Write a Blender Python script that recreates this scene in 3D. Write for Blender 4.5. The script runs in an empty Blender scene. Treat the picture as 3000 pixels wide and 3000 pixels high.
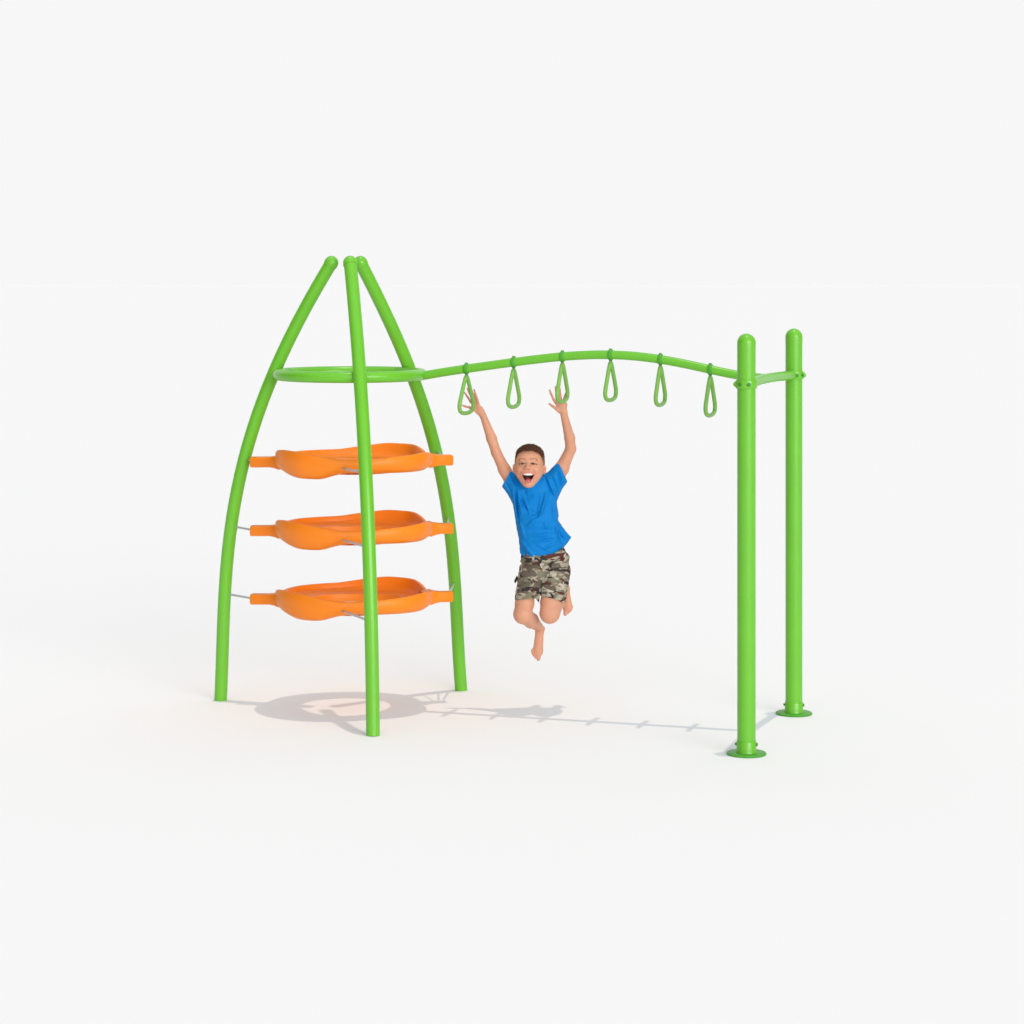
import bpy, bmesh, math, random
import numpy as np
from mathutils import Vector, Matrix
random.seed(7)
C = bpy.context.scene
PI = math.pi

# ------------------------------------------------------------------ camera
H = 2.97            # camera height (m)
F = 6835.0          # focal length in units of a 3000 unit wide picture
HOR = 802.0         # level of the horizon in those units
cam = bpy.data.cameras.new('camera')
co = bpy.data.objects.new('camera', cam)
C.collection.objects.link(co)
co.location = (0, 0, H)
co.rotation_euler = (PI / 2, 0, 0)
cam.sensor_width = 36.0
cam.sensor_fit = 'HORIZONTAL'
cam.lens = 36.0 * F / 3000.0
cam.shift_y = -(1500.0 - HOR) / 3000.0
cam.clip_start = 0.1
cam.clip_end = 3000
C.camera = co

# ------------------------------------------------------------------ world: white surround, unseen bright and dark patches added to shape the light
GREY = 0.930
w = bpy.data.worlds.new('World')
C.world = w
w.use_nodes = True
nt = w.node_tree
nt.nodes.clear()
wo = nt.nodes.new('ShaderNodeOutputWorld')
bg = nt.nodes.new('ShaderNodeBackground')
tc = nt.nodes.new('ShaderNodeTexCoord')


def wnode(t, **kw):
    n = nt.nodes.new(t)
    for k, v in kw.items():
        setattr(n, k, v)
    return n


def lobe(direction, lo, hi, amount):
    """a soft patch added to the brightness of the surround: amount, faded in between two cosines"""
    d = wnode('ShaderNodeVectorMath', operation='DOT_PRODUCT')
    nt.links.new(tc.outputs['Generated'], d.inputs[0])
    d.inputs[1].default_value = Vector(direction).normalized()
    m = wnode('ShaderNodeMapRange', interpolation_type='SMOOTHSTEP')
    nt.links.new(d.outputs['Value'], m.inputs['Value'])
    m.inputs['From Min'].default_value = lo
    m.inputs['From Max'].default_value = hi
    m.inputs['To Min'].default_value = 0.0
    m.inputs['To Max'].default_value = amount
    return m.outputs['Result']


def wadd(a, b):
    n = wnode('ShaderNodeMath', operation='ADD')
    nt.links.new(a, n.inputs[0])
    if isinstance(b, float):
        n.inputs[1].default_value = b
    else:
        nt.links.new(b, n.inputs[1])
    return n.outputs[0]


s = wadd(lobe((0.42, -0.80, 0.0), 0.86, 0.97, 8.0), GREY)     # unseen glow added at front right to brighten the fronts
s = wadd(s, lobe((-1.0, -0.15, 0.0), 0.58, 0.90, -0.93))       # unseen dark patch added at the left to darken tube edges
s = wadd(s, lobe((1.0, -0.05, 0.0), 0.58, 0.90, -0.93))        # matching unseen dark patch added at the right
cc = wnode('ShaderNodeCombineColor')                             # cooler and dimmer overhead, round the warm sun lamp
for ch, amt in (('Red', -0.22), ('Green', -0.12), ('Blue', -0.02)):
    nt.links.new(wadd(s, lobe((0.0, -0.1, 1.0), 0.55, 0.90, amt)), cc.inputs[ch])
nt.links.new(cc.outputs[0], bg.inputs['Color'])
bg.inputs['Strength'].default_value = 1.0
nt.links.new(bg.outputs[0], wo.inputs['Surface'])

# ------------------------------------------------------------------ sun, nearly straight overhead
sl = bpy.data.lights.new('sun', 'SUN')
sl.energy = 0.964
sl.angle = math.radians(0.5)
sl.color = (1.0, 0.85, 0.70)
so = bpy.data.objects.new('sun', sl)
C.collection.objects.link(so)
sdir = Vector((-0.055, 0.0, -1.0)).normalized()
so.rotation_euler = sdir.to_track_quat('-Z', 'Y').to_euler()
so.location = (0, 15, 8)

C.view_settings.view_transform = 'Standard'
C.view_settings.look = 'None'
C.view_settings.exposure = 0.0
C.view_settings.gamma = 1.0
C.view_settings.use_curve_mapping = False
C.render.engine = 'CYCLES'
C.cycles.use_denoising = True
C.cycles.max_bounces = 8
C.cycles.diffuse_bounces = 5

# ------------------------------------------------------------------ helpers


def P(px, py, Y):
    """point of the place at depth Y seen at (px, py) of the 3000 unit picture"""
    return Vector(((px - 1500.0) / F * Y, Y, H - (py - HOR) / F * Y))


def mat(name, col, rough=0.5, spec=0.3, noise=0.0, nscale=20.0, bump=0.0, bscale=200.0, sss=0.0, attr=None, metal=0.0):
    m = bpy.data.materials.new(name)
    m.use_nodes = True
    n = m.node_tree
    b = n.nodes['Principled BSDF']
    b.inputs['Base Color'].default_value = (*col, 1)
    b.inputs['Roughness'].default_value = rough
    b.inputs['Specular IOR Level'].default_value = spec
    b.inputs['Metallic'].default_value = metal
    t = n.nodes.new('ShaderNodeTexCoord')
    src = None
    if attr:
        a = n.nodes.new('ShaderNodeAttribute')
        a.attribute_name = attr
        src = a.outputs['Color']
    if noise > 0:
        nz = n.nodes.new('ShaderNodeTexNoise')
        nz.inputs['Scale'].default_value = nscale
        nz.inputs['Detail'].default_value = 5
        n.links.new(t.outputs['Object'], nz.inputs['Vector'])
        mr = n.nodes.new('ShaderNodeMapRange')
        mr.inputs['To Min'].default_value = 1 - noise
        mr.inputs['To Max'].default_value = 1 + noise
        n.links.new(nz.outputs['Fac'], mr.inputs['Value'])
        mx = n.nodes.new('ShaderNodeMix')
        mx.data_type = 'RGBA'
        mx.blend_type = 'MULTIPLY'
        mx.inputs['Factor'].default_value = 1
        if src is not None:
            n.links.new(src, mx.inputs['A'])
        else:
            mx.inputs['A'].default_value = (*col, 1)
        n.links.new(mr.outputs['Result'], mx.inputs['B'])
        src = mx.outputs['Result']
    if src is not None:
        n.links.new(src, b.inputs['Base Color'])
    if bump > 0:
        nz = n.nodes.new('ShaderNodeTexNoise')
        nz.inputs['Scale'].default_value = bscale
        nz.inputs['Detail'].default_value = 4
        n.links.new(t.outputs['Object'], nz.inputs['Vector'])
        bp = n.nodes.new('ShaderNodeBump')
        bp.inputs['Strength'].default_value = bump
        bp.inputs['Distance'].default_value = 0.004
        n.links.new(nz.outputs['Fac'], bp.inputs['Height'])
        n.links.new(bp.outputs['Normal'], b.inputs['Normal'])
    if sss > 0:
        b.inputs['Subsurface Weight'].default_value = sss
        b.inputs['Subsurface Radius'].default_value = (0.012, 0.005, 0.003)
        b.inputs['Subsurface Scale'].default_value = 0.6
    return m


GREEN = mat('green_paint', (0.135, 0.455, 0.024), 0.28, 0.42, 0.07, 5.0, 0.03, 60)
GREEN_D = mat('green_coated_steel', (0.07, 0.32, 0.03), 0.40, 0.25, 0.08, 9.0)
GREEN_L = mat('green_grip_plastic', (0.18, 0.40, 0.07), 0.45, 0.3, 0.10, 25.0)
ORANGE = mat('orange_plastic', (0.86, 0.222, 0.010), 0.40, 0.28, 0.07, 6.0, 0.03, 40)
STEEL = mat('galvanised_rod', (0.55, 0.55, 0.57), 0.35, 0.5, 0.08, 30.0, metal=0.7)
DARK = mat('dark_green_bolt', (0.05, 0.22, 0.03), 0.5, 0.3, 0.1, 40)
GROUND = mat('white_floor', (0.842, 0.842, 0.842), 1.0, 0.0)


def empty(name, loc, label, cat, group=None):
    o = bpy.data.objects.new(name, None)
    C.collection.objects.link(o)
    o.location = loc
    o.empty_display_size = 0.1
    o['label'] = label
    o['category'] = cat
    if group:
        o['group'] = group
    return o


def mk(name, bm, m, parent=None, origin=None, smooth=True):
    """bmesh in place coordinates -> ONE mesh object; under a parent the vertices are stored relative to the thing's base"""
    if origin is not None:
        bmesh.ops.translate(bm, verts=bm.verts, vec=-Vector(origin))
    bmesh.ops.recalc_face_normals(bm, faces=bm.faces)
    me = bpy.data.meshes.new(name)
    bm.to_mesh(me)
    bm.free()
    if smooth:
        for p in me.polygons:
            p.use_smooth = True
        try:
            me.set_sharp_from_angle(angle=math.radians(42))
        except Exception:
            pass
    o = bpy.data.objects.new(name, me)
    C.collection.objects.link(o)
    me.materials.append(m)
    if parent is not None:
        o.parent = parent
    return o


def frames(pts, closed=False):
    n = len(pts)
    tang = []
    for i in range(n):
        if closed:
            t = pts[(i + 1) % n] - pts[(i - 1) % n]
        else:
            t = pts[min(i + 1, n - 1)] - pts[max(i - 1, 0)]
        tang.append(t.normalized())
    ref = Vector((0, 0, 1)) if abs(tang[0].z) < 0.9 else Vector((0, 1, 0))
    u = (ref - tang[0] * ref.dot(tang[0])).normalized()
    us = []
    for t in tang:
        u = (u - t * u.dot(t)).normalized()
        us.append(u)
    return tang, us


def tube(bm, pts, rad, seg=24, closed=False, cap=True):
    pts = [Vector(p) for p in pts]
    n = len(pts)
    rads = rad if isinstance(rad, (list, tuple)) else [rad] * n
    tang, us = frames(pts, closed)
    rings = []
    for p, t, u, r in zip(pts, tang, us, rads):
        v = t.cross(u)
        rings.append([bm.verts.new(p + (u * math.cos(a) + v * math.sin(a)) * r)
                      for a in (2 * PI * k / seg for k in range(seg))])
    m = n if closed else n - 1
    for i in range(m):
        a, b = rings[i], rings[(i + 1) % n]
        if closed and i == n - 1:                       # close with the best twist
            best = min(range(seg), key=lambda s: (a[0].co - b[s].co).length)
            b = b[best:] + b[:best]
        for k in range(seg):
            bm.faces.new((a[k], a[(k + 1) % seg], b[(k + 1) % seg], b[k]))
    if cap and not closed:
        bm.faces.new(rings[0])
        bm.faces.new(rings[-1])
    return bm


def lathe(bm, prof, centre, axis=(0, 0, 1), seg=48):
    """(r, h) profile turned about an axis through centre"""
    ax = Vector(axis).normalized()
    q = ax.to_track_quat('Z', 'Y')
    cv = Vector(centre)
    prev = None
    for r, h in prof:
        if r < 1e-6:
            cur = [bm.verts.new(cv + q @ Vector((0, 0, h)))]
        else:
            cur = [bm.verts.new(cv + q @ Vector((r * math.cos(a), r * math.sin(a), h)))
                   for a in (2 * PI * k / seg for k in range(seg))]
        if prev is not None:
            if len(prev) == 1 and len(cur) > 1:
                for k in range(seg):
                    bm.faces.new((prev[0], cur[(k + 1) % seg], cur[k]))
            elif len(cur) == 1 and len(prev) > 1:
                for k in range(seg):
                    bm.faces.new((prev[k], prev[(k + 1) % seg], cur[0]))
            else:
                for k in range(seg):
                    bm.faces.new((prev[k], prev[(k + 1) % seg], cur[(k + 1) % seg], cur[k]))
        prev = cur
    return bm


def spline(pts, n=12, closed=False):
    """Catmull-Rom through pts"""
    pts = [Vector(p) for p in pts]
    N = len(pts)
    out = []
    rng = N if closed else N - 1
    for i in range(rng):
        p1, p2 = pts[i], pts[(i + 1) % N]
        p0 = pts[i - 1] if (closed or i > 0) else p1 * 2 - p2
        p3 = pts[(i + 2) % N] if (closed or i + 2 < N) else p2 * 2 - p1
        for k in range(n):
            t = k / n
            out.append(0.5 * ((2 * p1) + (p2 - p0) * t + (2 * p0 - 5 * p1 + 4 * p2 - p3) * t * t
                              + (3 * p1 - p0 - 3 * p2 + p3) * t ** 3))
    if not closed:
        out.append(pts[-1].copy())
    return out


# ------------------------------------------------------------------ the setting
bm = bmesh.new()
S = 700
bm.faces.new([bm.verts.new(v) for v in ((-S, -S, 0), (S, -S, 0), (S, S, 0), (-S, S, 0))])
g = mk('ground', bm, GROUND, smooth=False)
g['kind'] = 'structure'
g['label'] = 'plain white seamless floor under the climbing frame'

# ------------------------------------------------------------------ climbing frame
AX = Vector((-1.097, 15.97, 0))
BASES = [Vector((-2.024, 16.25, 0)), Vector((-0.896, 15.03, 0)), Vector((-0.370, 16.63, 0))]
FR = empty('climbing_frame', AX, 'green steel climbing frame, three legged tower with orange hoops and arched bar to two posts',
           'climbing frame')


def onplane(px, py, base, axis):
    """where the view line through (px,py) meets the upright plane through base and axis -> (r from axis, z)"""
    d = (base - axis).normalized()
    nrm = Vector((-d.y, d.x, 0))
    ray = P(px, py, 1.0) - Vector((0, 0, H))
    t = (axis.dot(nrm)) / ray.dot(nrm)
    p = Vector((0, 0, H)) + ray * t
    return (p - axis).dot(d), p.z


leg_px = {
    0: [(650, 1860), (665, 1654), (681, 1520), (717, 1341), (740, 1240), (801, 1090), (888, 920), (966, 776)],
    2: [(1344.6, 1860), (1327.6, 1654), (1313, 1520), (1282, 1341), (1252, 1217), (1207, 1083), (1126, 927), (1063, 776)],
}
prof = {}
for k, v in leg_px.items():
    p = [((BASES[k] - AX).length, 0.0)] + [onplane(x, y, BASES[k], AX) for x, y in v]
    prof[k] = p
zs = np.linspace(0, 3.045, 30)


def smoothed(p):
    r = np.interp(zs, [q[1] for q in p], [q[0] for q in p])
    c = np.polyfit(zs, r, 4)
    return np.polyval(c, zs)


RP = {k: smoothed(p) for k, p in prof.items()}
RP[1] = 0.5 * (RP[0] + RP[2])
front_x = [(0, 1092.7), (0.62, 1088.6), (1.37, 1077.5), (1.74, 1069.5), (2.32, 1054), (2.69, 1040), (3.045, 1026)]
fx = np.polyfit([a for a, b in front_x], [b for a, b in front_x], 3)


def leg_point(k, z):
    d = (BASES[k] - AX).normalized()
    r = float(np.interp(z, zs, RP[k]))
    p = AX + d * r
    p.z = z
    if k == 1:
        p.x = (float(np.polyval(fx, z)) - 1500) / F * p.y
    return p


RL = 0.0445
for k in range(3):
    pts = [leg_point(k, z) for z in zs]
    bm = bmesh.new()
    tube(bm, pts, RL, 32)
    leg = mk('leg', bm, GREEN, FR, AX)
    d = (pts[-1] - pts[-2]).normalized()
    bm = bmesh.new()
    R2 = RL * 1.09
    pr = [(RL + .0012, -0.022), (R2, -0.02), (R2, 0.0)] + [(R2 * math.cos(a), R2 * math.sin(a)) for a in np.linspace(0.12, PI / 2 - .01, 10)] + [(0, R2)]
    lathe(bm, pr, pts[-1], d, 32)
    mk('end_cap', bm, GREEN, leg, AX)

# ring of the tower
RZ = 2.282
RC = Vector((-1.106, 15.955, RZ))
bm = bmesh.new()
tube(bm, [RC + Vector((0.488 * math.cos(a), 0.462 * math.sin(a), 0)) for a in (2 * PI * i / 72 for i in range(72))], 0.0385, 20, closed=True)
mk('top_ring', bm, GREEN, FR, AX)

# arched overhead bar
BS = Vector((-0.582, 15.868, 0))
BE = Vector((1.692, 15.146, 0))
bdir = (BE - BS).normalized()
bar_px = [(1246, 1095.5), (1339, 1086), (1481, 1063), (1610, 1047), (1714, 1041.5), (1786, 1042), (1935, 1051.5), (1980, 1062 - 3), (2057, 1077), (2135, 1096)]


def on_bar(px, py):
    # view line meets the upright plane of the bar
    nrm = Vector((-bdir.y, bdir.x, 0))
    ray = P(px, py, 1.0) - Vector((0, 0, H))
    t = BS.dot(nrm) / ray.dot(nrm)
    p = Vector((0, 0, H)) + ray * t
    return (p - BS).dot(bdir), p.z


bp = [on_bar(*q) for q in bar_px]
LB = (BE - BS).length
bsamp = [(0.0, RZ)] + bp[1:] + [(LB, 2.292)]
bc = np.polyfit([a for a, b in bsamp], [b for a, b in bsamp], 5)


def bar_point(t):
    p = BS + bdir * t
    p.z = float(np.polyval(bc, t))
    return p


bm = bmesh.new()
tube(bm, [bar_point(t) for t in np.linspace(-0.07, LB - 0.02, 48)], 0.0295, 24)
mk('overhead_bar', bm, GREEN, FR, AX)

# two posts
NP_ = Vector((1.449, 14.42, 0))
FP_ = Vector((1.902, 15.74, 0))
PR, PH = 0.057, 2.603
cross_d = (FP_ - NP_).normalized()
for base, lug_a in ((NP_, 0.0), (FP_, 0.0)):
    bm = bmesh.new()
    lathe(bm, [(PR, 0.0), (PR, 1.0), (PR, 1.8), (PR, PH - PR - 0.02), (0, PH - PR - .02)], base, seg=40)
    post = mk('post', bm, GREEN, FR, AX)
    bm = bmesh.new()
    z0 = PH - PR - 0.02
    pr = [(PR - .004, z0 - .03), (PR + .0007, z0 - .0292), (PR + .0007, z0 + .018)] + \
         [((PR + .0007) * math.cos(a), z0 + .018 + PR * math.sin(a)) for a in np.linspace(0.1, PI / 2 - .02, 12)] + [(0, z0 + .018 + PR)]
    lathe(bm, pr, base, seg=40)
    mk('end_cap', bm, GREEN, post, AX)
    bm = bmesh.new()
    lathe(bm, [(0.0, 0.0012), (0.120, 0.0012), (0.1225, 0.004), (0.1225, 0.010), (0.119, 0.013), (PR + .006, 0.0135), (PR - .005, .0135)], base, seg=56)
    fl = mk('base_flange', bm, GREEN_D, post, AX)
    bm = bmesh.new()
    lathe(bm, [(PR - .003, 0.0138), (PR + .0075, 0.0138), (PR + .0045, .03), (PR + .0045, 0.078), (PR + .003, 0.082), (PR - .003, .082)], base, seg=40)
    mk('collar', bm, GREEN, post, AX)
    for a in (0.15, PI - 0.15, -PI / 2 + 1.25):
        bm = bmesh.new()
        dv = Vector((math.cos(a), math.sin(a), 0))
        lathe(bm, [(0.0085, 0.0), (0.0085, .007), (.006, .010), (0, .0105)], base + dv * (PR + .004) + Vector((0, 0, .062)), dv, 10)
        mk('bolt', bm, DARK, post, AX)
    # clamp round the post
    bm = bmesh.new()
    zc = 2.287
    lathe(bm, [(PR - .002, zc - .026), (PR + .0075, zc - .026), (PR + .009, zc - .022), (PR + .009, zc + .022), (PR + .0075, zc + .026), (PR - .002, zc + .026)], base, seg=44)
    sgn = 1 if base is NP_ else -1
    side = Vector((-1, 0.12, 0)).normalized() if base is NP_ else Vector((1, -0.1, 0)).normalized()
    # barrel lug that carries the closing bolt
    ly = Vector((-side.y, side.x, 0))
    lathe(bm, [(0, -.017), (.012, -.017), (.0185, -.012), (.0185, .012), (.012, .017), (0, .017)], base + side * (PR + .006) + Vector((0, 0, zc)), ly, 18)
    cl = mk('clamp', bm, GREEN, post, AX)
    bolts = (-PI / 2 - 0.75, -PI / 2 + 0.12) if base is NP_ else (-PI / 2 + 0.2, -PI / 2 + 0.9)
    for a in bolts:
        bm = bmesh.new()
        dv = Vector((math.cos(a), math.sin(a), 0))
        lathe(bm, [(0.012, 0.0), (0.012, .004), (.0075, .005), (.0075, .009), (0, .0095)], base + dv * (PR + .0085) + Vector((0, 0, zc)), dv, 12)
        mk('bolt', bm, DARK, post, AX)

bm = bmesh.new()
a0 = NP_ + cross_d * (PR - 0.004)
a1 = FP_ - cross_d * (PR - 0.004)
cp = []
for t in np.linspace(0, 1, 24):
    p = a0.lerp(a1, t)
    p += Vector((-cross_d.y, cross_d.x, 0)) * (0.022 * math.sin(PI * t))
    p.z = 2.287 + 0.008 * math.sin(PI * t)
    cp.append(p)
tube(bm, cp, 0.031, 24)
mk('crossbar', bm, GREEN, FR, AX)

# ------------------------------------------------------------------ orange hoops between the legs
PC = Vector((-1.078, 16.00, 0))
TAB = [math.atan2(0.17, -0.98), math.atan2(-1.0, 0.10), math.atan2(0.27, 0.96)]       # left, front, right
rim_k = [(10, .046), (25, .066), (45, .100), (70, .102), (105, .056), (140, .056), (160, .052), (172, .046), (182, .066), (195, .100), (212, .113), (232, .106), (250, .080),
         (262, .062), (272, .060), (288, .066), (315, .080), (333, .094), (345, .084), (356, .050), (370, .046)]
bot_k = [(10, -.024), (40, -.030), (105, -.030), (165, -.030), (182, -.034), (203, -.052), (224, -.080), (244, -.080), (257, -.048), (268, -.036), (322, -.042), (342, -.040), (354, -.026), (370, -.024)]
out_k = [(10, .505), (25, .53), (50, .575), (105, .57), (140, .575), (160, .55), (172, .525), (186, .545), (210, .55), (232, .545), (255, .52), (276, .49), (300, .52), (330, .56), (345, .555), (370, .505)]


def per(tab, a):
    d = math.degrees(a) % 360
    if d < tab[0][0]:
        d += 360
    x = [q[0] for q in tab]
    y = [q[1] for q in tab]
    return float(np.interp(d, x, y))


NT = 144
th = np.array([2 * PI * i / NT for i in range(NT)])


def circ_smooth(v, it=3):
    for _ in range(it):
        v = 0.25 * np.roll(v, 1) + 0.5 * v + 0.25 * np.roll(v, -1)
    return v


RIM = circ_smooth(np.array([per(rim_k, a) for a in th]))
BOT = circ_smooth(np.array([per(bot_k, a) for a in th]))
OUT = circ_smooth(np.array([per(out_k, a) for a in th]))


def hoop(zc):
    o3 = PC + Vector((0, 0, zc))
    bm = bmesh.new()
    rings = []
    for i, a in enumerate(th):
        R, t, b = OUT[i], RIM[i], BOT[i]
        h = t - b
        inner = 0.335 + 0.012 * math.sin(3 * a)
        sec = [(inner + .02, -.049), (R - .16, min(b + .006, -.042)), (R - .085, b + .002), (R - .05, b + .006), (R - .022, b + .025), (R - .004, b + h * .40), (R, b + h * .62),
               (R - .002, t - .010), (R - .008, t - .002), (R - .017, t), (R - .026, t - .003), (R - .031, t - .012),
               (R - .036, b + h * .60), (R - .050, b + .050), (R - .075, b + .034), (R - .14, b + .036), (inner + .05, min(b + .046, .002)), (inner + .014, .000), (inner + .006, .006),
               (inner, .003), (inner - .004, -.01), (inner - .004, -.046), (inner + .004, -.051)]
        rings.append([bm.verts.new(o3 + Vector((r * math.cos(a), r * math.sin(a), z))) for r, z in sec])
    ns = len(rings[0])
    for i in range(NT):
        A, B = rings[i], rings[(i + 1) % NT]
        for k in range(ns):
            bm.faces.new((A[k], B[k], B[(k + 1) % ns], A[(k + 1) % ns]))
    ho = mk('hoop', bm, ORANGE, FR, AX)
    for j, a in enumerate(TAB):
        d = Vector((math.cos(a), math.sin(a), 0))
        n = Vector((-d.y, d.x, 0))
        up = Vector((0, 0, 1))
        tip = (0.735, 0.520, 0.688)[j]
        z_in, z_out = ((0.000, -0.003), (.006, .004), (.008, .006))[j]
        bm = bmesh.new()
        rs = []
        for r, hw, hh, zz in ((0.47, .085, .040, z_in), (0.53, .078, .052 if j != 1 else .038, z_in), (0.56, .055, .043 if j != 1 else .038, z_in), (0.60, .043, .037, z_in),
                              (tip - .006, .042, .037, z_out), (tip, .037, .032, z_out)):
            if j == 1:
                hh *= .72
                hw *= .82
                r = min(r - 0.03, tip - .008) if r < tip - .0061 else r
            row = []
            for q in range(20):                              # rounded box section
                an = 2 * PI * q / 20 + PI / 20
                ca, sa = math.cos(an), math.sin(an)
                f = (abs(ca) ** 5 + abs(sa) ** 5) ** (-1 / 5)
                row.append(bm.verts.new(o3 + d * r + n * (ca * f * hw) + up * (zz + sa * f * hh)))
            rs.append(row)
        for A, B in zip(rs[:-1], rs[1:]):
            for q in range(20):
                bm.faces.new((A[q], A[(q + 1) % 20], B[(q + 1) % 20], B[q]))
        bm.faces.new(rs[0])
        bm.faces.new(rs[-1])
        if j != 1:
            mk('bracket', bm, ORANGE, ho, AX)
        else:
            bm.free()
        z = zc + z_out
        inner_pt = o3 + d * (tip - .03) + up * z_out
        legp = leg_point((0, 1, 2)[j], z + (0.020, -0.004, 0.045)[j])
        if j == 1:
            inner_pt = o3 + Vector((-0.045, -0.500, 0.003))
        dirn = (legp - inner_pt).normalized()
        bm = bmesh.new()
        tube(bm, [inner_pt, legp - dirn * (RL - .012)], 0.0075 if j != 1 else 0.0085, 12)
        mk('fixing_rod', bm, STEEL, ho, AX)
    return ho


for zc in (1.672, 1.198, 0.726):
    hoop(zc)

# ------------------------------------------------------------------ hanging handles
loop2 = [(0, 0), (.020, -.012), (.052, -.055), (.092, -.118), (.124, -.170), (.132, -.202), (.112, -.230), (.060, -.244), (0, -.247)]
full = loop2 + [(-x, z) for x, z in reversed(loop2[1:-1])]
pdir = Vector((-bdir.y, bdir.x, 0))
if pdir.y < 0:
    pdir = -pdir
hx = [1366.6, 1505, 1647.7, 1789, 1935, 2081]
HL = ['green drop handle nearest the climbing tower, in front of the raised hand at left',
      'green drop handle hanging free above the head, between the two raised hands',
      'green drop handle in front of the raised hand nearer the two posts',
      'green drop handle at the crest of the bar, just beyond the hand at right',
      'green drop handle hanging free, second from the two posts',
      'green drop handle hanging free, closest to the two posts']
handles = []


def bar_at_px(px):
    lo, hi = 0.0, LB
    for _ in range(40):
        mid = (lo + hi) / 2
        p = BS + bdir * mid
        if 1500 + p.x * F / p.y < px:
            lo = mid
        else:
            hi = mid
    return lo


def make_handle():
    o = empty('hanging_handle', (0, 0, 0), HL[0], 'handle', 'drop handles hanging from the arched bar')
    tx = Vector((bdir.x, bdir.y, 0)).normalized()
    bm = bmesh.new()                                   # clamp ring about the bar, origin on the bar axis
    lathe(bm, [(.0290, -.0135), (.0335, -.0135), (.035, -.011), (.035, .011), (.0335, .0135), (.0290, .0135)], (0, 0, 0), tx, 28)
    lathe(bm, [(0, .031), (.011, .031), (.011, .038), (.008, .042), (0, .043)], (0, 0, 0), (0, 0, 1), 14)
    mk('clamp', bm, GREEN_D, o)
    bm = bmesh.new()
    lathe(bm, [(0, -.028), (.014, -.028), (.011, -.038), (.0075, -.043), (.0072, -.050), (0, -.052)][::-1], (0, 0, 0), (0, 0, 1), 14)
    mk('neck', bm, DARK, o)
    pts = spline([pdir * x + Vector((0, 0, z - .053)) for x, z in full], 8, closed=True)
    bm = bmesh.new()
    tube(bm, pts, 0.0138, 14, closed=True)
    mk('grip_loop', bm, GREEN_L, o)
    return o


h0 = make_handle()
for i, x in enumerate(hx):
    p = bar_point(bar_at_px(x))
    if i == 0:
        o = h0
    else:
        o = h0.copy()
        C.collection.objects.link(o)
        for ch in [c for c in C.collection.objects if c.parent == h0]:
            c2 = ch.copy()
            C.collection.objects.link(c2)
            c2.parent = o
    o.location = p
    o.rotation_euler = (0, 0, math.radians((-2.0, 0.8, 1.2, -0.6, 0.5, -0.8)[i]))
    o['label'] = HL[i]
    handles.append(o)

# ------------------------------------------------------------------ implicit surfaces for the figure


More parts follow.
